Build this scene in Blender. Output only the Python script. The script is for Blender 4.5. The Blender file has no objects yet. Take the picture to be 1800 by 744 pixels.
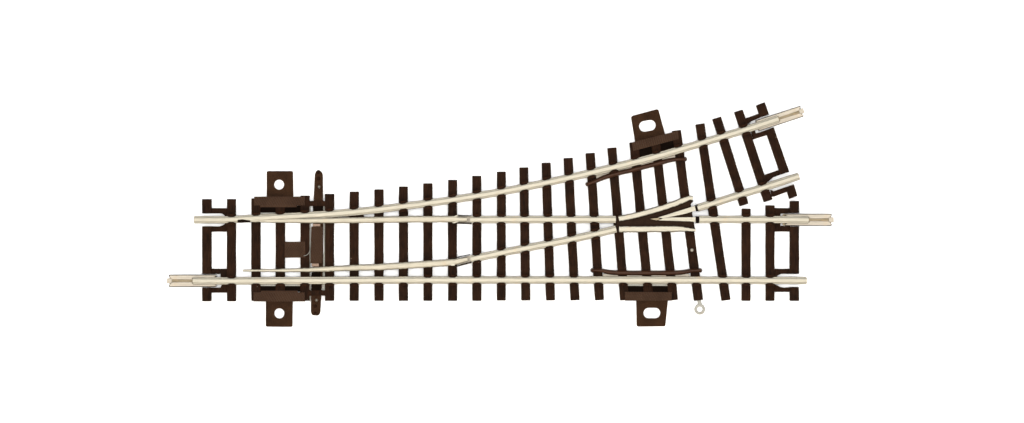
import bpy, bmesh, math, random
from mathutils import Vector
random.seed(7)
SC = bpy.context.scene
COL = SC.collection

# ---------------------------------------------------------------- measures
K = 6.2            # photo pixels per millimetre on the backdrop
D = 1000.0         # camera height above the backdrop, mm
CX, CY = 900.0, 372.0
MM = 0.001

def W(px, py, z=2.0):
    """millimetre plan position of a measured point lying z mm above the backdrop"""
    f = (D - z) / D / K
    return Vector(((px - CX) * f, (CY - py) * f))

# ---------------------------------------------------------------- materials
def new_mat(name):
    m = bpy.data.materials.new(name); m.use_nodes = True
    nt = m.node_tree
    return m, nt, nt.nodes['Principled BSDF']

def plastic(name, dark, light, rough=0.5, spec=0.012, grain=0.5, specks=True, edge=0.6, stretch=(1.0, 0.12, 1.0)):
    m, nt, b = new_mat(name)
    N, L = nt.nodes, nt.links
    tc = N.new('ShaderNodeTexCoord')
    oi = N.new('ShaderNodeObjectInfo')
    add = N.new('ShaderNodeVectorMath'); add.operation = 'ADD'
    sc = N.new('ShaderNodeVectorMath'); sc.operation = 'SCALE'
    cmb = N.new('ShaderNodeCombineXYZ')
    for i in range(3): L.new(oi.outputs['Random'], cmb.inputs[i])
    sc.inputs['Scale'].default_value = 0.7
    L.new(cmb.outputs[0], sc.inputs[0])
    L.new(tc.outputs['Object'], add.inputs[0]); L.new(sc.outputs[0], add.inputs[1])
    mp = N.new('ShaderNodeMapping'); mp.inputs['Scale'].default_value = stretch
    L.new(add.outputs[0], mp.inputs[0])
    n1 = N.new('ShaderNodeTexNoise'); n1.inputs['Scale'].default_value = 3800; n1.inputs['Detail'].default_value = 4
    L.new(mp.outputs[0], n1.inputs['Vector'])
    n2 = N.new('ShaderNodeTexNoise'); n2.inputs['Scale'].default_value = 260; n2.inputs['Detail'].default_value = 3
    L.new(add.outputs[0], n2.inputs['Vector'])
    mx = N.new('ShaderNodeMath'); mx.operation = 'ADD'
    mm = N.new('ShaderNodeMath'); mm.operation = 'MULTIPLY'; mm.inputs[1].default_value = 0.8
    L.new(n1.outputs[0], mm.inputs[0]); L.new(mm.outputs[0], mx.inputs[0])
    m2 = N.new('ShaderNodeMath'); m2.operation = 'MULTIPLY'; m2.inputs[1].default_value = 0.6
    L.new(n2.outputs[0], m2.inputs[0]); L.new(m2.outputs[0], mx.inputs[1])
    cr = N.new('ShaderNodeValToRGB')
    cr.color_ramp.elements[0].position = 0.5; cr.color_ramp.elements[0].color = (*dark, 1)
    cr.color_ramp.elements[1].position = 0.86; cr.color_ramp.elements[1].color = (*light, 1)
    L.new(mx.outputs[0], cr.inputs[0])
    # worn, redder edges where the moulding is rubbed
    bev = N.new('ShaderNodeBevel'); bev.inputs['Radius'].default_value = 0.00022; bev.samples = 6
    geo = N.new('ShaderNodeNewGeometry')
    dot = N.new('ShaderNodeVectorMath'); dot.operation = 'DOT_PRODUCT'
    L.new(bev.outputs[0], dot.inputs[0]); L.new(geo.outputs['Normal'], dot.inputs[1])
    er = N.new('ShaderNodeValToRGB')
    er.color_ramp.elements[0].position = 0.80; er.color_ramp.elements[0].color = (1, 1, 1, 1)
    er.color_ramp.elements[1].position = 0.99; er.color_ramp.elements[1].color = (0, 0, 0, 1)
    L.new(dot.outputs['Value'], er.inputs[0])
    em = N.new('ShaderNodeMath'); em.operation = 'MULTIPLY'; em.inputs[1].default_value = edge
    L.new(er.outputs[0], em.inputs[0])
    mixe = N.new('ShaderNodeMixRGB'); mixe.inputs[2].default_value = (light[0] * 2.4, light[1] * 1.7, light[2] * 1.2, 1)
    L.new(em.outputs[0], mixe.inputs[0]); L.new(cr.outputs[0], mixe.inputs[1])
    col = mixe.outputs[0]
    if specks:
        v = N.new('ShaderNodeTexVoronoi'); v.inputs['Scale'].default_value = 420
        L.new(add.outputs[0], v.inputs['Vector'])
        lt = N.new('ShaderNodeMath'); lt.operation = 'LESS_THAN'; lt.inputs[1].default_value = 0.055
        L.new(v.outputs['Distance'], lt.inputs[0])
        sx = N.new('ShaderNodeSeparateColor'); L.new(v.outputs['Color'], sx.inputs[0])
        gt = N.new('ShaderNodeMath'); gt.operation = 'GREATER_THAN'; gt.inputs[1].default_value = 0.72
        L.new(sx.outputs[0], gt.inputs[0])
        an = N.new('ShaderNodeMath'); an.operation = 'MULTIPLY'
        L.new(lt.outputs[0], an.inputs[0]); L.new(gt.outputs[0], an.inputs[1])
        ms = N.new('ShaderNodeMixRGB'); ms.inputs[2].default_value = (0.16, 0.12, 0.09, 1)
        L.new(an.outputs[0], ms.inputs[0]); L.new(col, ms.inputs[1]); col = ms.outputs[0]
    L.new(col, b.inputs['Base Color'])
    b.inputs['Roughness'].default_value = rough
    b.inputs['Specular IOR Level'].default_value = spec
    bu = N.new('ShaderNodeBump'); bu.inputs['Strength'].default_value = grain; bu.inputs['Distance'].default_value = 0.0002
    L.new(mx.outputs[0], bu.inputs['Height']); L.new(bu.outputs[0], b.inputs['Normal'])
    return m

def metal(name, c0, c1, rough=0.52, bump=0.15, stretch=(0.05, 1, 1), stain=(0.30, 0.20, 0.10), stain_amt=0.4, metallic=1.0, spec=0.5):
    m, nt, b = new_mat(name)
    N, L = nt.nodes, nt.links
    tc = N.new('ShaderNodeTexCoord')
    mp = N.new('ShaderNodeMapping'); mp.inputs['Scale'].default_value = stretch
    L.new(tc.outputs['Object'], mp.inputs[0])
    n1 = N.new('ShaderNodeTexNoise'); n1.inputs['Scale'].default_value = 5200; n1.inputs['Detail'].default_value = 3
    L.new(mp.outputs[0], n1.inputs['Vector'])
    n2 = N.new('ShaderNodeTexNoise'); n2.inputs['Scale'].default_value = 330; n2.inputs['Detail'].default_value = 5
    L.new(tc.outputs['Object'], n2.inputs['Vector'])
    cr = N.new('ShaderNodeValToRGB')
    cr.color_ramp.elements[0].position = 0.3; cr.color_ramp.elements[0].color = (*c0, 1)
    cr.color_ramp.elements[1].position = 0.7; cr.color_ramp.elements[1].color = (*c1, 1)
    L.new(n1.outputs[0], cr.inputs[0])
    r2 = N.new('ShaderNodeValToRGB')
    r2.color_ramp.elements[0].position = 0.60; r2.color_ramp.elements[0].color = (0, 0, 0, 1)
    r2.color_ramp.elements[1].position = 0.80; r2.color_ramp.elements[1].color = (stain_amt,) * 3 + (1,)
    L.new(n2.outputs[0], r2.inputs[0])
    mx = N.new('ShaderNodeMixRGB'); mx.inputs[2].default_value = (*stain, 1)
    L.new(r2.outputs[0], mx.inputs[0]); L.new(cr.outputs[0], mx.inputs[1])
    L.new(mx.outputs[0], b.inputs['Base Color'])
    b.inputs['Metallic'].default_value = metallic
    b.inputs['Specular IOR Level'].default_value = spec
    b.inputs['Roughness'].default_value = rough
    bu = N.new('ShaderNodeBump'); bu.inputs['Strength'].default_value = bump; bu.inputs['Distance'].default_value = 0.0001
    L.new(n1.outputs[0], bu.inputs['Height']); L.new(bu.outputs[0], b.inputs['Normal'])
    return m

M = {}
M['sleeper'] = plastic('brown_sleeper_plastic', (0.0062, 0.0030, 0.0018), (0.0180, 0.0076, 0.0037))
M['lug'] = plastic('brown_lug_plastic', (0.0128, 0.0061, 0.0030), (0.0285, 0.0132, 0.0062), stretch=(1, 1, 1), grain=0.25)
M['cover'] = plastic('brown_ribbed_plastic', (0.0290, 0.0156, 0.0096), (0.0449, 0.0245, 0.0150), edge=0.0, stretch=(1, 1, 1), grain=0.2)
M['black'] = plastic('black_brown_plastic', (0.0021, 0.0010, 0.0006), (0.0050, 0.0024, 0.0012), rough=0.75, spec=0.02, stretch=(1, 1, 1), grain=0.2, specks=False)
M['frog'] = plastic('dark_frog_plastic', (0.0093, 0.0049, 0.0029), (0.0201, 0.0104, 0.0058), stretch=(1, 1, 1), grain=0.3, specks=False)
M['check'] = plastic('red_brown_check_rail_plastic', (0.0197, 0.0076, 0.0033), (0.0379, 0.0151, 0.0072), rough=0.45, spec=0.08, stretch=(0.2, 1, 1), grain=0.2, specks=False)
M['rail'] = metal('nickel_silver_rail', (0.2006, 0.1848, 0.1486), (0.2706, 0.2495, 0.1996))
M['tarnish'] = metal('tarnished_rail_flank', (0.016, 0.011, 0.006), (0.075, 0.050, 0.025), rough=0.6, metallic=0.0, spec=0.05)  # dark side reflections put into the colour of the rail edges
M['seam'] = metal('dark_fold_seam', (0.006, 0.004, 0.0025), (0.022, 0.014, 0.008), rough=0.7, metallic=0.0, spec=0.05)  # side shade of the joiner folds as colour; also the dark hinge cheeks
M['blade'] = metal('nickel_silver_blade', (0.1925, 0.1733, 0.1353), (0.2800, 0.2564, 0.2030), bump=0.4)
M['joiner'] = metal('nickel_silver_joiner', (0.2363, 0.2087, 0.1694), (0.3308, 0.2992, 0.2481), rough=0.6, stain_amt=0.35)
M['tin'] = metal('pale_tinned_strip', (0.1500, 0.1470, 0.1300), (0.2600, 0.2500, 0.2200), rough=0.6, stretch=(1, 1, 1))
M['brass'] = metal('brown_brass_channel', (0.0861, 0.0684, 0.0436), (0.1590, 0.1296, 0.0871), rough=0.45)
M['copper'] = metal('copper_block', (0.1440, 0.0990, 0.0720), (0.2430, 0.1710, 0.1305), rough=0.6, stretch=(1, 1, 1))

mb, ntb, bb = new_mat('white_backdrop_paper')
bb.inputs['Base Color'].default_value = (0.90, 0.90, 0.90, 1)
bb.inputs['Roughness'].default_value = 0.9
bb.inputs['Specular IOR Level'].default_value = 0.1
M['paper'] = mb
md, ntd, bd = new_mat('grey_dust'); bd.inputs['Base Color'].default_value = (0.06, 0.055, 0.05, 1); M['dust'] = md

# ---------------------------------------------------------------- builders
class Part:
    """collects solids in millimetres, then links them as one mesh object"""
    def __init__(self): self.bm = bmesh.new()

    def prism(self, pts, z0, z1, holes=()):
        """vertical solid from outline(s) given in mm"""
        bm = self.bm
        edges = []
        for ring in (pts,) + tuple(holes):
            vs = [bm.verts.new((p[0], p[1], z1)) for p in ring]
            edges += [bm.edges.new((vs[i], vs[(i + 1) % len(vs)])) for i in range(len(vs))]
        if holes:
            r = bmesh.ops.triangle_fill(bm, edges=edges, use_beauty=True, use_dissolve=False, normal=(0, 0, 1))
            faces = [g for g in r['geom'] if isinstance(g, bmesh.types.BMFace)]
        else:
            ring_vs = []
            e0 = edges[0]; 
            vs = [e.verts[0] for e in edges]
            vs = []
            for i, e in enumerate(edges):
                nxt = edges[(i + 1) % len(edges)]
                v = [v for v in e.verts if v not in nxt.verts][0] if len(edges) > 2 else e.verts[0]
                vs.append(v)
            faces = [bm.faces.new(vs)]
        for f in faces:
            f.normal_update()
            if f.normal.z < 0: f.normal_flip()
        ex = bmesh.ops.extrude_face_region(bm, geom=faces)
        nv = [g for g in ex['geom'] if isinstance(g, bmesh.types.BMVert)]
        for v in nv: v.co.z = z0
        # extruded faces are the new bottom
        bmesh.ops.recalc_face_normals(bm, faces=bm.faces[:])
        return self

    def px(self, pts, z0, z1, holes=()):
        return self.prism([W(x, y, z1) for x, y in pts], z0, z1, tuple([W(x, y, z1) for x, y in h] for h in holes))

    def sweep(self, path, prof, widths=None, zoff=None, tarnish=(), jit=0.0):
        """path: mm points; prof: closed list of (offset mm, z mm); widths: per point scale"""
        bm = self.bm; n = len(path); rings = []
        for i, p in enumerate(path):
            a = path[max(i - 1, 0)]; b = path[min(i + 1, n - 1)]
            d = (b - a).normalized(); nn = Vector((-d.y, d.x))
            w = widths[i] if widths else 1.0
            zo = zoff[i] if zoff else 0.0
            jj = {1: random.uniform(-jit, jit), -1: random.uniform(-jit, jit)}
            rings.append([bm.verts.new((p.x + nn.x * (o * w + jj[1 if o > 0 else -1]), p.y + nn.y * (o * w + jj[1 if o > 0 else -1]), z + (zo if z > 2.6 else 0))) for o, z in prof])
        m = len(prof)
        for i in range(n - 1):
            for j in range(m):
                f = bm.faces.new((rings[i][j], rings[i][(j + 1) % m], rings[i + 1][(j + 1) % m], rings[i + 1][j]))
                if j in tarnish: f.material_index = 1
        bm.faces.new(rings[0]); bm.faces.new(list(reversed(rings[-1])))
        bmesh.ops.recalc_face_normals(bm, faces=bm.faces[:])
        return self

    def tube(self, path3, rad, seg=10):
        bm = self.bm; rings = []; n = len(path3)
        for i, p in enumerate(path3):
            a = path3[max(i - 1, 0)]; b = path3[min(i + 1, n - 1)]
            d = (b - a).normalized(); s = d.cross(Vector((0, 0, 1))).normalized(); u = s.cross(d).normalized()
            r = rad[i] if isinstance(rad, (list, tuple)) else rad
            rings.append([bm.verts.new(p + (s * math.cos(t) + u * math.sin(t)) * r) for t in [2 * math.pi * k / seg for k in range(seg)]])
        for i in range(n - 1):
            for j in range(seg):
                bm.faces.new((rings[i][j], rings[i][(j + 1) % seg], rings[i + 1][(j + 1) % seg], rings[i + 1][j]))
        bm.faces.new(rings[0]); bm.faces.new(list(reversed(rings[-1])))
        bmesh.ops.recalc_face_normals(bm, faces=bm.faces[:])
        return self

    def dome(self, c, r, z0, z1, seg=14):
        bm = self.bm; rings = []
        for k in range(5):
            t = k / 4 * math.pi / 2 * 0.92
            rings.append([bm.verts.new((c.x + r * math.cos(t) * math.cos(a), c.y + r * math.cos(t) * math.sin(a), z0 + (z1 - z0) * math.sin(t)))
                          for a in [2 * math.pi * j / seg for j in range(seg)]])
        for i in range(4):
            for j in range(seg):
                bm.faces.new((rings[i][j], rings[i][(j + 1) % seg], rings[i + 1][(j + 1) % seg], rings[i + 1][j]))
        bm.faces.new(rings[-1]); bm.faces.new(list(reversed(rings[0])))
        bmesh.ops.recalc_face_normals(bm, faces=bm.faces[:])
        return self

    def build(self, name, mat, parent, bevel=0.0, smooth=False, axis=None, seg=2, mat2=None):
        """origin at the middle of the part; axis = direction (mm vector) that becomes local y"""
        bm = self.bm
        xs = [v.co.x for v in bm.verts]; ys = [v.co.y for v in bm.verts]; zs = [v.co.z for v in bm.verts]
        c = Vector(((min(xs) + max(xs)) / 2, (min(ys) + max(ys)) / 2, min(zs)))
        ang = 0.0
        if axis is not None: ang = math.atan2(-axis.x, axis.y)
        ca, sa = math.cos(-ang), math.sin(-ang)
        for v in bm.verts:
            q = (v.co - c) * MM
            v.co = Vector((q.x * ca - q.y * sa, q.x * sa + q.y * ca, q.z))
        me = bpy.data.meshes.new(name); bm.to_mesh(me); bm.free()
        me.materials.append(mat)
        if mat2: me.materials.append(mat2)
        o = bpy.data.objects.new(name, me); COL.objects.link(o)
        wl = c * MM
        if parent is not None:
            o.parent = parent
            pl, pr = WORLD.get(parent.name, (Vector((0, 0, 0)), 0.0))
            q = wl - pl; cb, sb = math.cos(-pr), math.sin(-pr)
            o.location = Vector((q.x * cb - q.y * sb, q.x * sb + q.y * cb, q.z))
            o.rotation_euler = (0, 0, ang - pr)
        else:
            o.location = wl; o.rotation_euler = (0, 0, ang)
        WORLD[o.name] = (wl, ang)
        if smooth:
            for p in me.polygons: p.use_smooth = True
        if bevel:
            bv = o.modifiers.new('bevel', 'BEVEL'); bv.width = bevel * MM; bv.segments = seg
            bv.limit_method = 'ANGLE'; bv.angle_limit = math.radians(35); bv.harden_normals = False
        return o
WORLD = {}

def circ(cx, cy, r, n=28, a0=0.0):
    return [(cx + r * math.cos(a0 + 2 * math.pi * i / n), cy + r * math.sin(a0 + 2 * math.pi * i / n)) for i in range(n)]

def slot(cx, cy, hl, r, ang, n=12):
    pts = []
    for s in (1, -1):
        for i in range(n + 1):
            t = -math.pi / 2 + math.pi * i / n
            x = s * (hl - r) + s * r * math.cos(t); y = s * r * math.sin(t)
            pts.append((cx + x * math.cos(ang) - y * math.sin(ang), cy + x * math.sin(ang) + y * math.cos(ang)))
    return pts

def rounded(pts, radii, n=5):
    """round chosen corners of a pixel outline"""
    out = []; m = len(pts)
    for i in range(m):
        p = Vector(pts[i]); r = radii[i]
        if r <= 0: out.append((p.x, p.y)); continue
        a = (Vector(pts[i - 1]) - p).normalized(); b = (Vector(pts[(i + 1) % m]) - p).normalized()
        s = p + a * r; e = p + b * r
        for k in range(n + 1):
            t = k / n
            q = s * (1 - t) ** 2 + p * 2 * t * (1 - t) + e * t * t
            out.append((q.x, q.y))
    return out

def spline(pts, step=8.0):
    """Catmull-Rom through pixel points"""
    P = [Vector(p) for p in pts]; out = []
    for i in range(len(P) - 1):
        p0 = P[max(i - 1, 0)]; p1 = P[i]; p2 = P[i + 1]; p3 = P[min(i + 2, len(P) - 1)]
        if i == 0: p0 = p1 * 2 - p2
        if i == len(P) - 2: p3 = p2 * 2 - p1
        n = max(1, int((p2 - p1).length / step))
        for k in range(n):
            t = k / n
            out.append(0.5 * ((2 * p1) + (p2 - p0) * t + (2 * p0 - 5 * p1 + 4 * p2 - p3) * t * t + (3 * p1 - p0 - 3 * p2 + p3) * t ** 3))
    out.append(P[-1]); return out

def clip(poly, n, d0, d1):
    """keep the part of a convex polygon with d0 <= n.p <= d1"""
    for sgn, lim in ((1, d0), (-1, -d1)):
        res = []
        for i in range(len(poly)):
            a, b = poly[i], poly[(i + 1) % len(poly)]
            da, db = sgn * n.dot(a) - lim, sgn * n.dot(b) - lim
            if da >= 0: res.append(a)
            if da * db < 0: res.append(a + (b - a) * (da / (da - db)))
        poly = res
        if len(poly) < 3: return []
    return poly

def hatch(part, pts, ang, pitch, z, h):
    """raised diagonal ribs over a convex pixel outline"""
    poly = [W(x, y, z) for x, y in pts]
    n = Vector((math.cos(ang), math.sin(ang)))
    ds = [n.dot(p) for p in poly]; d = min(ds)
    while d < max(ds):
        q = clip(poly, n, d, d + pitch * 0.52)
        if len(q) >= 3:
            # drop slivers
            area = abs(sum(q[i].x * q[(i + 1) % len(q)].y - q[(i + 1) % len(q)].x * q[i].y for i in range(len(q)))) / 2
            if area > 0.02: part.prism(q, z - 0.05, z + h)
        d += pitch

# ---------------------------------------------------------------- backdrop
bp = Part(); bp.prism([Vector((-900, -900)), Vector((900, -900)), Vector((900, 900)), Vector((-900, 900))], -3.0, 0.0)
bo = bp.build('backdrop', M['paper'], None); bo['kind'] = 'structure'

# ---------------------------------------------------------------- the turnout
root = bpy.data.objects.new('railway_turnout', None); COL.objects.link(root)
rc = W(880, 400, 0); root.location = (rc.x * MM, rc.y * MM, 0); root.empty_display_size = 0.02
WORLD[root.name] = (root.location.copy(), 0.0)
root['label'] = 'model railway turnout with silver rails on dark brown plastic sleepers, branching to the upper right'
root['category'] = 'model railway turnout'

# --- sleepers: top centre, bottom centre, islands cut out for rail joiners
SL = {}
def sleeper(key, top, bot, w=16.0, cuts=None):
    t, b = Vector(top), Vector(bot)
    d = (b - t).normalized(); s = Vector((-d.y, d.x))
    L = (b - t).length
    segs = [(0, L)] if not cuts else [(a - t.y, c - t.y) for a, c in cuts]
    p = Part()
    for a, c in segs:
        q = []
        n = max(1, int((c - a) / 22))
        lj = [random.uniform(-.28, .28) for _ in range(n + 1)]; rj = [random.uniform(-.28, .28) for _ in range(n + 1)]
        for i in range(n + 1): q.append(t + d * (a + (c - a) * i / n) + s * (-w / 2 + lj[i]))
        for i in range(n, -1, -1): q.append(t + d * (a + (c - a) * i / n) + s * (w / 2 + rj[i]))
        p.px([(v.x, v.y) for v in q], 0, 2.0)
    o = p.build('sleeper', M['sleeper'], root, bevel=0.13, axis=Vector((d.x, -d.y)) * -1)
    SL[key] = (o, t, b)
    return o

sleeper(1, (363.1, 350), (363.1, 530), 16.4, [(350, 375.4), (398, 482), (505.7, 530)])
sleeper(2, (406.5, 350), (406.5, 530), 15.8)
sleeper(3, (449.6, 348.8), (449.6, 529.4))
sleeper(4, (492.5, 350), (492.5, 528), 16.2)
sleeper(5, (535.8, 344), (535.8, 529))
sleeper(6, (579.1, 341), (579.1, 529.2))
sleeper(7, (622.4, 337), (622.4, 529.2))
sleeper(8, (665.8, 333), (665.8, 529.2))
sleeper(9, (709, 328), (709, 529.2))
sleeper(10, (752, 322.4), (752, 529.2))
sleeper(11, (795.4, 316.3), (795.4, 529.2))
sleeper(12, (838.2, 309.2), (838.2, 529.2))
sleeper(13, (881.2, 301.9), (881.2, 528.6))
sleeper(14, (920.8, 294.4), (924.1, 528.5))
sleeper(15, (959.9, 286.2), (967.8, 528.4))
sleeper(16, (998.7, 277.8), (1010.8, 528.2))
sleeper(17, (1037.4, 269.1), (1054, 528))
sleeper(18, (1075.6, 259.8), (1098, 528))
sleeper(19, (1114.2, 250), (1140.5, 524))
sleeper(20, (1151.5, 240), (1184, 528))
sleeper(21, (1189, 229.5), (1228, 528.3))
sleeper(22, (1230.5, 217.8), (1276.6, 528.2))
sleeper(23, (1259.8, 207.3), (1308.2, 360.6))
sleeper(24, (1298.1, 194.8), (1350.6, 353.4))
sleeper(26, (1311.8, 367), (1311.8, 529.2), 15.7)
sleeper(27, (1353.9, 361), (1353.9, 529.2), 15.6)
sleeper(28, (1396.6, 353.3), (1396.6, 529.2), 16.4, [(353.3, 374.8), (398, 481.8), (504.8, 529.2)])
p = Part()
p.px([(1329, 185.5), (1344.5, 179.5), (1352, 201.6), (1336.5, 206.4)], 0, 2)
p.px([(1345.6, 229.5), (1360.2, 223.8), (1387.7, 302.3), (1372, 307.2)], 0, 2)
p.px([(1381.7, 329), (1395.7, 324), (1402, 344.5), (1387.5, 350)], 0, 2)
p.build('sleeper', M['sleeper'], root, bevel=0.13, axis=Vector((-0.317, 0.948)))

# --- moulded links between the end sleepers
links = [
    [(371, 366), (399, 366), (399, 382), (396, 380), (393, 377.5), (389, 375.5), (371, 375.3)],
    [(371, 398), (385.4, 398.2), (391.8, 396), (397, 392), (399, 392), (399, 407.6), (371, 407.6)],
    [(371, 472.6), (399, 472.6), (399, 487.8), (387.5, 487.8), (387.5, 482), (371, 482)],
    [(371, 505.7), (387.5, 506), (389.5, 501), (399, 499), (399, 514.8), (371, 514.8)],
    [(1361, 366), (1389, 366), (1389, 374.8), (1372, 376), (1372, 381), (1361, 381)],
    [(1361, 391), (1372, 391), (1372, 397.4), (1389, 397.4), (1389, 407.4), (1361, 407.4)],
    [(1361, 472.7), (1389.5, 472.7), (1389.5, 481.7), (1373.3, 481.7), (1368, 483.9), (1364.7, 487), (1361, 488)],
    [(1361, 500), (1366.9, 502), (1371, 504.7), (1380, 506), (1389.5, 505), (1389.5, 513.5), (1361, 513.5)],
    [(1308.4, 209), (1334, 199.7), (1338, 206), (1320.4, 213.5), (1316, 218), (1311, 219)],
    [(1320, 232), (1326.9, 229), (1329, 234.5), (1348.4, 229), (1352, 236.5), (1323.7, 245.6)],
    [(1343.2, 307.8), (1368.6, 299), (1372.4, 307), (1359, 312), (1351.6, 318.4), (1346, 321.6)],
    [(1354.4, 333.6), (1360.2, 336.3), (1382.8, 328.4), (1385.4, 336.6), (1361, 346), (1357, 346)],
]
for l in links:
    Part().px(l, 0, 1.35).build('link_bar', M['sleeper'], root, bevel=0.1)

# --- rail profile (offset mm, height mm), foot 2.1 wide, head 1.15 wide
def profile(fw, hw, ht, rnd):
    half = [(fw, 2.0), (fw, 2.95), (fw - 0.11, 3.08), (0.52, 3.12), (0.46, 3.72), (hw, 3.9), (hw, ht - 0.14), (hw - 0.05, ht - 0.085), (hw - rnd, ht)]
    return half + [(-o, z) for o, z in reversed(half)]
TARN = {0, 1, 4, 12, 15, 16}     # faces coloured with a painted dark reflection: foot edge, web and head flank
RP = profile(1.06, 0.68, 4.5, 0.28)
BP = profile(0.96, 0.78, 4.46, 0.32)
def rail(name, pts, prof=RP, widths=None, mat='rail', jit=0.02, step=8):
    sp = spline(pts, step)
    path = [W(v.x, v.y, 3.2) for v in sp]
    ws = None
    if widths:   # (px x, scale)
        ws = []
        for v in sp:
            for (x0, w0), (x1, w1) in zip(widths, widths[1:]):
                if x0 <= v.x <= x1 + 1e-6:
                    ws.append(w0 + (w1 - w0) * (v.x - x0) / (x1 - x0)); break
            else: ws.append(widths[-1][1])
    d = path[-1] - path[0]
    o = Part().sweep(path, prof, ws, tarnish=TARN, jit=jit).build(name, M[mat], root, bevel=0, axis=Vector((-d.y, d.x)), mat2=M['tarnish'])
    return sp

R1 = rail('stock_rail', [(339.5, 493.8), (420, 494), (520, 493.4), (700, 492.6), (1000, 492.4), (1250, 492.8), (1418, 493.4)])
R2 = rail('stock_rail', [(341, 386.6), (400, 386.3), (440, 384.4), (480, 382.4), (520, 380.3), (560, 377.8), (600, 374.8), (640, 371.1), (673.5, 367.4), (717, 361.9),
                         (760, 356.4), (803, 350.2), (846.5, 343.2), (889, 335.9), (928.8, 327.9), (967.7, 319.7), (1007, 311.2), (1045, 302.4),
                         (1084.5, 292.8), (1149, 276.6), (1200.6, 261.4), (1240.9, 249.3), (1274, 239.2), (1320.4, 224.9), (1368, 209.3)])
R3 = rail('closure_rail', [(826, 386.3), (960, 386), (1082.3, 386)])
R4 = rail('closure_rail', [(827, 455.8), (846.5, 451.8), (889, 443.2), (931, 435.2), (973, 427), (1013.3, 418.8), (1054.6, 409.8), (1083, 402.9)])
R5 = rail('vee_rail', [(1226, 365.8), (1257, 356.6), (1307.5, 340.5), (1358, 325), (1404.6, 309.8)])
R6 = rail('vee_rail', [(1229, 386), (1320, 386), (1421, 386.6)])
rail('switch_blade', [(424, 388.6), (470, 388.4), (520, 388), (620, 387.2), (720, 385.6), (798, 385.4), (821, 386)], BP,
     [(424, 0.2), (470, 0.55), (560, 0.85), (720, 0.98), (800, 1.0), (808, 0.72), (821, 0.72)], 'blade', 0.05, 4)
rail('switch_blade', [(427, 475.8), (440, 475.9), (520, 475.2), (566, 473.6), (614.4, 471.2), (673.5, 469.2), (720, 466.4), (760, 463.8), (795, 461), (822, 455.8)], BP,
     [(427, 0.35), (440, 0.36), (520, 0.56), (566, 0.74), (614, 0.86), (673, 0.98), (790, 1.04), (803, 0.9), (822, 0.7)], 'blade', 0.05, 4)

# --- frog: dark plastic bed, two wing rails, metal vee point
fp = Part()
fp.px([(1083.5, 380), (1087.5, 381), (1088.5, 388.5), (1132, 378.5), (1174, 366), (1217.5, 350.5), (1219, 354), (1214, 359), (1212.5, 364),
       (1217.2, 366), (1217, 377.5), (1219, 385), (1220, 394), (1222, 402.5), (1195, 399.5), (1087.5, 400), (1087, 408), (1083.8, 408)], 1.9, 3.45)
fp.build('frog_bed', M['frog'], root, bevel=0.12)
FPROF = profile(0.85, 0.72, 4.5, 0.2)
rail('wing_rail', [(1087.8, 385), (1110, 380.6), (1132.5, 374.9), (1173.3, 362.8), (1200, 352.8), (1211, 348.6), (1217.6, 349)], FPROF, [(1087, 1.0), (1205, 1.0), (1218, 0.7)], jit=0.06, step=3)
rail('wing_rail', [(1088, 403), (1130, 402.8), (1190, 402.4), (1206, 403.4), (1222.5, 405)], FPROF, [(1088, 1.1), (1190, 1.1), (1223, 0.4)], jit=0.05, step=3)
fv = Part()
fv.px([(1156, 382.6), (1221.5, 361.8), (1223.6, 370.6), (1205, 376), (1166, 384.2)], 2.1, 4.48)
fv.px([(1166, 383.6), (1180, 382.1), (1223, 381.9), (1223, 390.6), (1212, 389.4), (1157, 387.8)], 2.1, 4.45)
fo = fv.build('frog_point', M['rail'], root, bevel=0.08)
Part().px([(1142, 385), (1158, 383), (1161, 386.6), (1154, 387.6)], 2.1, 4.2).build('frog_tip', M['brass'], fo, bevel=0.05)
for pts in ([(1221.6, 361), (1226.4, 359.8), (1229, 370.6), (1224.4, 372)], [(1223.2, 380.2), (1228.8, 380.2), (1228.8, 392.6), (1223.2, 392.6)]):
    Part().px(pts, 1.9, 4.3).build('insulating_joint', M['black'], root, bevel=0.08)

# --- rail chairs clipping the rail foot
def cross(spx, key):
    o, t, b = SL[key]
    for a, c in zip(spx, spx[1:]):
        r = c - a; s = b - t
        den = r.x * s.y - r.y * s.x
        if abs(den) < 1e-9: continue
        u = ((t.x - a.x) * s.y - (t.y - a.y) * s.x) / den
        v = ((t.x - a.x) * r.y - (t.y - a.y) * r.x) / den
        if -0.001 <= u <= 1.001 and -0.02 <= v <= 1.02:
            return a + r * u, r.normalized(), (b - t).normalized()
    return None

def chair(spx, key, sides=(1, -1), outer=9.6, inner=4.45):
    q = cross(spx, key)
    if not q: return
    c, d, sd = q; n = Vector((-d.y, d.x))      # +n is downwards in the photo
    p = Part()
    for s in sides:
        prof = [(-7.6, outer), (-7.6, 6.5), (-5.4, 5.0), (-3.0, inner), (3.0, inner), (5.4, 5.0), (7.6, 6.5), (7.6, outer)]
        pts = []
        for a, o in prof:
            along = c + n * (o * s) + d * a
            # keep the clip on its slanted sleeper
            along = along + d * ((sd.dot(d) * o * s) / max(0.3, abs(sd.dot(n))) if sd.dot(n) > 0 else 0)
            pts.append((along.x + random.uniform(-.2, .2), along.y + random.uniform(-.2, .2)))
        p.px(pts, 1.6, 3.5)
        m = c + n * ((outer - 2.4) * s)
        p.px([(m.x + x, m.y + y) for x, y in circ(0, 0, 1.7, 8)], 3.2, 3.75)
    p.build('rail_chair', M['sleeper'], SL[key][0], bevel=0.12, axis=Vector((d.y, d.x)))

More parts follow.
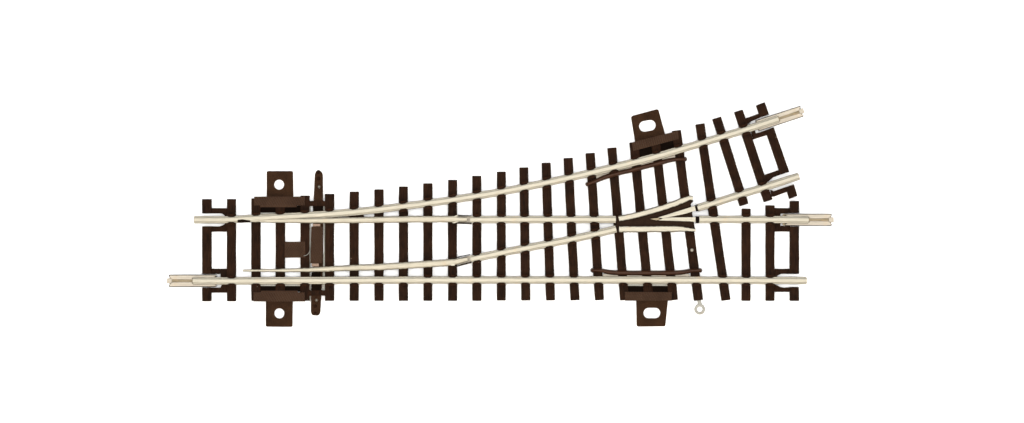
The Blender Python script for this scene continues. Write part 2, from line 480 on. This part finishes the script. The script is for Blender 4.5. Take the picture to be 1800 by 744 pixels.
for k in (2,) + tuple(range(10, 17)) + (22, 23, 26, 27): 
    if k != 23: chair(R1, k)
for k in (3, 4, 5, 6, 7, 8, 9, 17, 18, 19, 20, 21): chair(R1, k, (1,))
for k in (2,) + tuple(range(9, 19)) + (22, 23, 24): chair(R2, k)
for k in (3, 4, 5, 6, 7, 8, 19, 20, 21): chair(R2, k, (-1,))
for k in range(12, 18): chair(R3, k); chair(R4, k)
for k in (22, 23, 24): chair(R5, k)
for k in (22, 26, 27): chair(R6, k)
WL = spline([(1088, 403), (1190, 402.4), (1222, 405)]); WU = spline([(1087.8, 385), (1132.5, 374.9), (1173.3, 362.8), (1217, 347)])
for k in (19, 20, 21): chair(WL, k, (1,), 7.6, 4.2); chair(WU, k, (-1,), 7.6, 4.4)

# --- rail joiners: folded channel, lips over the rail foot, open beyond the rail end
def joiner(c0, c1, le, wide=9.6, foot=False):
    """c0 inner end, c1 free end, le: length of rail inside (px)"""
    a, b = Vector(c0), Vector(c1); d = (b - a).normalized(); n = Vector((-d.y, d.x)); L = (b - a).length
    ax = Vector((-d.y, -d.x)) * -1
    def q(pts): return [tuple(a + d * x + n * y) for x, y in pts]
    p = Part()
    fl = [(L, wide - .6), (L, -wide + .6), (1, -wide + .6), (1, wide - .6)]
    if foot: fl = [(L, wide - .6), (L, -wide + .6), (14, -wide + .6), (14, -10), (0, -10.2), (-3.5, -9.4), (-3.5, -6), (1, -4), (1, 4), (-3.5, 6), (-3.5, 9.4), (0, 10.2), (14, 10), (14, wide - .6)]
    p.px(q(fl), 1.62, 1.86)
    o = p.build('rail_joiner', M['brass'], root, bevel=0.05, axis=ax)
    Part().px(q([(L - 4, -4.6), (L + 4.6, -4.4), (L + 4.6, 4.4), (L - 4, 4.6)]), 1.88, 2.3).build('tongue', M['joiner'], o, bevel=0.06, axis=ax)
    for s in (1, -1):
        lp = Part()
        lp.px(q([(1.5, s * wide), (L, s * wide), (L, s * (wide - 1.1)), (1.5, s * (wide - 1.1))]), 1.7, 2.65)
        lp.px(q([(0.6, s * (wide + .1)), (L, s * (wide + .1)), (L, s * 7.2), (L - 4.5, s * 2.6), (le + 2, s * 2.3), (le + 1.2, s * 5.2), (7, s * 5.2), (1.2, s * 8.6)]), 2.6, 2.95)
        sm = Part().px(q([(1.2, s * (wide + 1.3)), (L + .8, s * (wide + 1.3)), (L + .8, s * (wide + .1)), (1.2, s * (wide + .1))]), 1.7, 2.6)  # thin dark strips added as painted shade around the lip edges
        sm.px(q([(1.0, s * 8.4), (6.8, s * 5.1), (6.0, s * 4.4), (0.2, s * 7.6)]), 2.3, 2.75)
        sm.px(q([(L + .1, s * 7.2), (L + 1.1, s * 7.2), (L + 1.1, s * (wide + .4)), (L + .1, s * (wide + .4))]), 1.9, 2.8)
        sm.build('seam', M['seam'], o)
        lo = lp.build('folded_lip', M['joiner'], o, bevel=0.08, axis=ax)
    return o
joiner((381.5, 493.7), (298, 493.9), 42)
joiner((1379, 386.5), (1461, 386.6), 42, 9.4, True)
joiner((1329.5, 221.8), (1408.8, 195.8), 41, 8.7)

# --- hinges where blades meet closure rails
def hinge(plates, floor, nubs):
    o = Part().px(floor, 1.7, 1.98).build('blade_hinge', M['joiner'], root, bevel=0.05)
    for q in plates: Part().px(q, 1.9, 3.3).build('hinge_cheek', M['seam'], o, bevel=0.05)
    n = Part()
    for q in nubs: n.px(q, 3.9, 4.6)
    n.build('bent_tab', M['rail'], o, bevel=0.04)
hinge([[(800, 377.8), (829, 378.8), (829, 380.6), (800, 379.6)], [(802, 391.0), (829, 391.6), (829, 394.4), (802, 393.6)]],
      [(793, 379.2), (829, 379.8), (829, 392.6), (793, 392)],
      [[(796, 381.4), (803, 378.2), (806, 380.2), (800, 382)], [(794, 391.6), (803, 388.8), (807, 390), (798, 392.8)]])
hinge([[(790, 454.6), (826.2, 446.8), (826.4, 448.2), (790, 456.6)], [(793, 467.2), (802, 467.4), (829, 459.8), (829, 462.6), (802, 469.6)]],
      [(793, 457.4), (828, 448.6), (829, 461), (796, 468)],
      [[(789, 463.6), (800, 463.6), (799, 467.2), (793, 467.4)]])

# --- mounting lugs with screw holes and ribbed motor-clip covers
def lug(outline, radii, hole, cover, ext, bed, strips, ang, shines=()):
    o = Part().px(rounded(outline, radii), 0, 1.3, holes=[hole]).build('mounting_lug', M['lug'], root, bevel=0.12)
    c = Part().px(cover, 0.3, 2.4)
    if ext: c.px(ext, 0.3, 2.3)
    hatch(c, cover, ang, 0.62, 2.4, 0.45)
    c.build('ribbed_cover', M['cover'], o, bevel=0.0)
    b = Part()
    for q in bed: b.px(q, 0.2, 1.5)
    b.build('cover_bed', M['black'], o, bevel=0.08)
    s = Part()
    for q in strips: s.px(q, 0.2, 1.8)
    s.build('contact_strip', M['tin'], o, bevel=0.04)
    for q in shines:
        pass
    return o
lug([(468.8, 300.8), (514.8, 300.8), (515.4, 348), (468.8, 348)], [3, 3, 0, 0], circ(490.4, 324.8, 8.9),
    [(446.7, 345.8), (535.5, 345.8), (535.5, 361.3), (446.7, 361.3)], [(457.4, 361), (521.5, 361), (521.5, 364.4), (457.4, 364.4)],
    [[(457.4, 363), (529, 362), (529, 374.4), (457.4, 374.4)]], [[(458, 374), (484, 374), (484, 379), (458, 379.5)], [(501.3, 374), (527.5, 374), (527.5, 377), (501.3, 378)]], math.radians(30))
lug([(467.4, 526), (514.4, 526), (513.9, 575), (467, 574.6)], [0, 0, 3, 3], circ(490.9, 551.2, 8.9),
    [(445.6, 514.2), (535.5, 514.2), (535.5, 530.2), (445.6, 530.2)], [(458.5, 511.4), (523, 511.4), (523, 514.6), (458.5, 514.6)],
    [[(458, 503), (529, 503), (529, 513), (458, 513)]], [[(458, 499.5), (484, 499.5), (484, 503), (458, 503)], [(501.3, 499.5), (527.5, 499.5), (527.5, 503), (501.3, 503)]], math.radians(30))
lug([(1109, 204.4), (1157, 191.4), (1169.2, 236), (1116.5, 250)], [4, 4, 0, 0], slot(1138.1, 221.3, 14.8, 9.4, math.radians(-10)),
    [(1110.6, 250.6), (1191.6, 230), (1193, 244.4), (1113.6, 265.6)], None,
    [[(1107, 262), (1198, 240), (1199, 256), (1150, 272), (1112, 281)]], [[(1112, 280), (1195, 258), (1196, 262), (1113, 285)]], math.radians(14))
lug([(1118.3, 524), (1174.6, 524), (1169.6, 573.9), (1119.3, 574.5)], [0, 0, 3, 3], slot(1146, 550.6, 14.9, 9.2, 0),
    [(1098.5, 513.3), (1180.9, 513.9), (1180.6, 528.8), (1099, 528.8)], None,
    [[(1103, 502.6), (1175, 502.6), (1175, 514), (1103, 514)]], [[(1103.6, 498), (1175, 498), (1175, 502.8), (1103.6, 502.8)]], math.radians(30))

# --- black filler strips along the stock rails under the blades
Part().px([(419.5, 488.0), (440, 488.6), (470, 488.2), (514.5, 487.6), (514.5, 491.5), (419.5, 491.5)], 2.0, 2.5).build('slide_strip', M['black'], root, bevel=0.05)
Part().px([(417.4, 386.6), (426, 385.6), (440, 387.8), (440, 391.2), (417.4, 391.2)], 2.3, 4.53).build('slide_strip', M['black'], root, bevel=0.05)
Part().px([(570, 376.8), (640, 372), (640, 382), (570, 380.8)], 1.9, 2.1).build('slide_strip', M['frog'], root)

# --- throw bar with its cross guides, ribbed plates and side strips
tb = Part()
tb.px(rounded([(553.4, 306), (556, 300.4), (559.6, 298.6), (563.5, 300.4), (567.2, 306), (567.8, 362), (567.6, 474), (565, 512), (562.9, 550), (560, 555), (549, 554.6), (546.3, 549), (546.8, 512), (550.4, 474), (550.6, 362)],
              [2, 2, 1.5, 2, 3, 0, 0, 0, 3, 3, 3, 3, 0, 0, 0]), 0.25, 1.55, holes=[circ(560.9, 328.4, 3.5, 16), circ(556.3, 527.9, 3.1, 16)])
tbo = tb.build('throw_bar', M['lug'], root, bevel=0.12)
for x, y, r in ((559.6, 314, 3.8), (553.8, 538.6, 3.6), (554.3, 550.6, 2.6), (559.8, 303.2, 3.0)):
    Part().dome(W(x, y, 2), r / K, 1.4, 2.0).build('drive_peg', M['sleeper'], tbo)
for x, y in ((560.9, 328.4), (556.3, 527.9)):
    Part().dome(W(x, y, 1.4), 3.3 / K, 0.6, 1.85).build('metal_pin', M['joiner'], tbo, smooth=True)
rp = Part(); rp.px([(547, 398.4), (567.4, 398.4), (567, 425), (566, 463), (545.6, 463), (546.6, 425)], 1.4, 2.1)
hatch(rp, [(547.5, 399), (566.8, 399), (565.6, 462.4), (546.4, 462.4)], math.radians(30), 0.6, 2.1, 0.4)
rp.build('ribbed_plate', M['cover'], tbo)
for pts in ([(549.8, 393.4), (563.2, 393.4), (563.2, 398.4), (549.8, 398.4)], [(547.8, 463), (560.6, 463), (560.6, 469), (547.8, 469)]):
    Part().px(pts, 1.4, 2.0).build('blade_tab', M['copper'], tbo, bevel=0.1)
for pts in ([(543, 353.2), (572, 353.2), (572, 362.4), (543, 362.4)], [(541.5, 510.6), (572, 510.6), (572, 520), (541.5, 520)]):
    Part().px(pts, 0, 2.05).build('guide_bar', M['sleeper'], root, bevel=0.12)
for pts in ([(550, 362), (568, 362), (568, 372), (550, 372)], [(547.4, 478.6), (564, 478.6), (563.6, 487), (547, 487)], [(547, 499.4), (564, 499.4), (563.6, 511), (547, 511)]):
    Part().px(pts, 1.2, 1.9).build('bar_pad', M['black'], tbo, bevel=0.05)
for pts in ([(544, 362), (545.8, 362), (545.8, 530), (544, 530)], [(567.6, 362), (571.2, 362), (571.2, 511), (566.6, 511), (566.8, 460), (569.6, 440), (568.6, 395)]):
    Part().px(pts, 0.2, 0.9).build('side_strip', M['tin'], root, bevel=0.03)
sp_ = Part(); sp_.px([(500.4, 425.2), (536, 425), (536.6, 453), (500.4, 453.4)], 0.4, 2.2)
hatch(sp_, [(501, 426), (533, 426), (533, 452.6), (501, 452.6)], math.radians(-30), 0.56, 2.2, 0.4)
sp_.build('spring_cover', M['cover'], root)
wire = [(533.5, 450), (537.6, 449.2), (540.6, 447.6), (542.8, 445), (544.4, 441.6), (545.2, 438)]
Part().tube([Vector((*W(v.x, v.y, 2.5), 2.5)) for v in spline(wire, 1.5)], 0.12, 8).build('spring_wire', M['tin'], root, smooth=True)

# --- check rails (brown plastic guards) and their pale base strips
def check(pts, ht=3.5):
    sp = spline(pts, 4)
    path = [W(v.x, v.y, 3) for v in sp]
    prof = [(-0.68, 1.2), (0.68, 1.2), (0.68, 2.3), (0.5, 3.0), (0.2, 3.35), (-0.2, 3.35), (-0.5, 3.0), (-0.68, 2.3)]
    n = len(path); ws = [min(1.0, 0.72 + 0.28 * min(i, n - 1 - i) / 8) for i in range(n)]
    d = path[-1] - path[0]
    p = Part().sweep(path, prof, ws)
    for e in (path[0], path[-1]): p.dome(e, 0.66, 1.2, 3.3)
    p.build('check_rail', M['check'], root, smooth=False, bevel=0.08, axis=Vector((-d.y, d.x)))
check([(1041.8, 475.4), (1058, 476), (1074, 479), (1102, 480), (1150, 480), (1192, 479.6), (1215, 476.2), (1231.4, 475.6)])
check([(1033, 324), (1048, 318.2), (1067, 310.4), (1090, 304), (1110, 299.4), (1157.6, 287.2), (1176, 282.4), (1190, 280.2), (1204.5, 280)])
Part().px([(1060, 482), (1212, 482), (1212, 486.6), (1060, 486.6)], 0.9, 1.7).build('base_strip', M['joiner'], root)
Part().px([(1046, 308), (1084, 299), (1150, 282), (1186, 271), (1187, 276.5), (1152, 287), (1085, 304), (1048, 314)], 0.9, 1.7).build('base_strip', M['joiner'], root)

# --- contact rivet and wire eyelet
Part().dome(W(1216.3, 439.8, 2.3), 3.4 / K, 1.95, 2.35).build('contact_rivet', M['joiner'], root, smooth=True)
ey = Part(); ey.px(circ(1230.1, 543.9, 9.5, 32), 0.5, 1.0, holes=[circ(1230.1, 543.9, 4.9, 24)])
ey.px([(1225, 526), (1232.4, 526), (1232.2, 531), (1234.4, 535.6), (1227, 536.2), (1226.8, 532)], 0.5, 0.93)
ey.build('wire_eyelet', M['tin'], root, bevel=0.08)

# ---------------------------------------------------------------- dust on the backdrop
def dust(x, y, r, label):
    p = Part().dome(W(x, y, 0.1), r / K, 0, r / K * 0.8, 7)
    for v in p.bm.verts: v.co.x += random.uniform(-.04, .04); v.co.y += random.uniform(-.04, .04)
    o = p.build('dust_speck', M['dust'], None); o['label'] = label; o['category'] = 'dust speck'; o['group'] = 'dust specks on the white backdrop'
dust(1403.6, 252, 1.1, 'tiny dark dust speck on the white backdrop between the two upper right rail ends')
dust(1130.5, 694, 0.8, 'tiny dark dust speck on the white backdrop far below the lower right lug')

# ---------------------------------------------------------------- studio light
w = bpy.data.worlds.new('World'); SC.world = w; w.use_nodes = True
bg = w.node_tree.nodes['Background']; bg.inputs[0].default_value = (1, 1, 1, 1); bg.inputs[1].default_value = 0.55

def area(name, loc, size, power, col):
    l = bpy.data.lights.new(name, 'AREA'); l.shape = 'RECTANGLE'; l.size = size[0]; l.size_y = size[1]; l.energy = power; l.color = col
    o = bpy.data.objects.new(name, l); COL.objects.link(o); o.location = loc
    o.rotation_euler = (Vector((0, 0, 0)) - Vector(loc)).to_track_quat('-Z', 'Y').to_euler()
    return o
area('softbox_above', (0.0, 0.0, 1.35), (0.5, 0.5), 13, (1.0, 0.985, 0.96))
area('softbox_front', (0.0, -0.60, 0.93), (0.9, 0.3), 7.4, (1.0, 0.92, 0.79))
area('softbox_back', (0.0, 0.60, 0.93), (0.9, 0.3), 4.2, (0.94, 0.97, 1.0))
area('softbox_side', (-0.65, 0.0, 0.93), (0.3, 0.7), 3.5, (1, 1, 1))
area('softbox_side', (0.65, 0.0, 0.93), (0.3, 0.7), 3.5, (1, 1, 1))

# ---------------------------------------------------------------- camera
cam = bpy.data.cameras.new('camera'); co = bpy.data.objects.new('camera', cam); COL.objects.link(co)
co.location = (0, 0, D * MM); cam.sensor_width = 36; cam.lens = 36 * D / (1800 / K)
cam.clip_start = 0.05; cam.clip_end = 50
SC.camera = co
SC.render.engine = 'CYCLES'
SC.render.resolution_x = 1024; SC.render.resolution_y = 423
SC.view_settings.view_transform = 'Standard'; SC.view_settings.look = 'None'
SC.view_settings.exposure = 0; SC.view_settings.gamma = 1
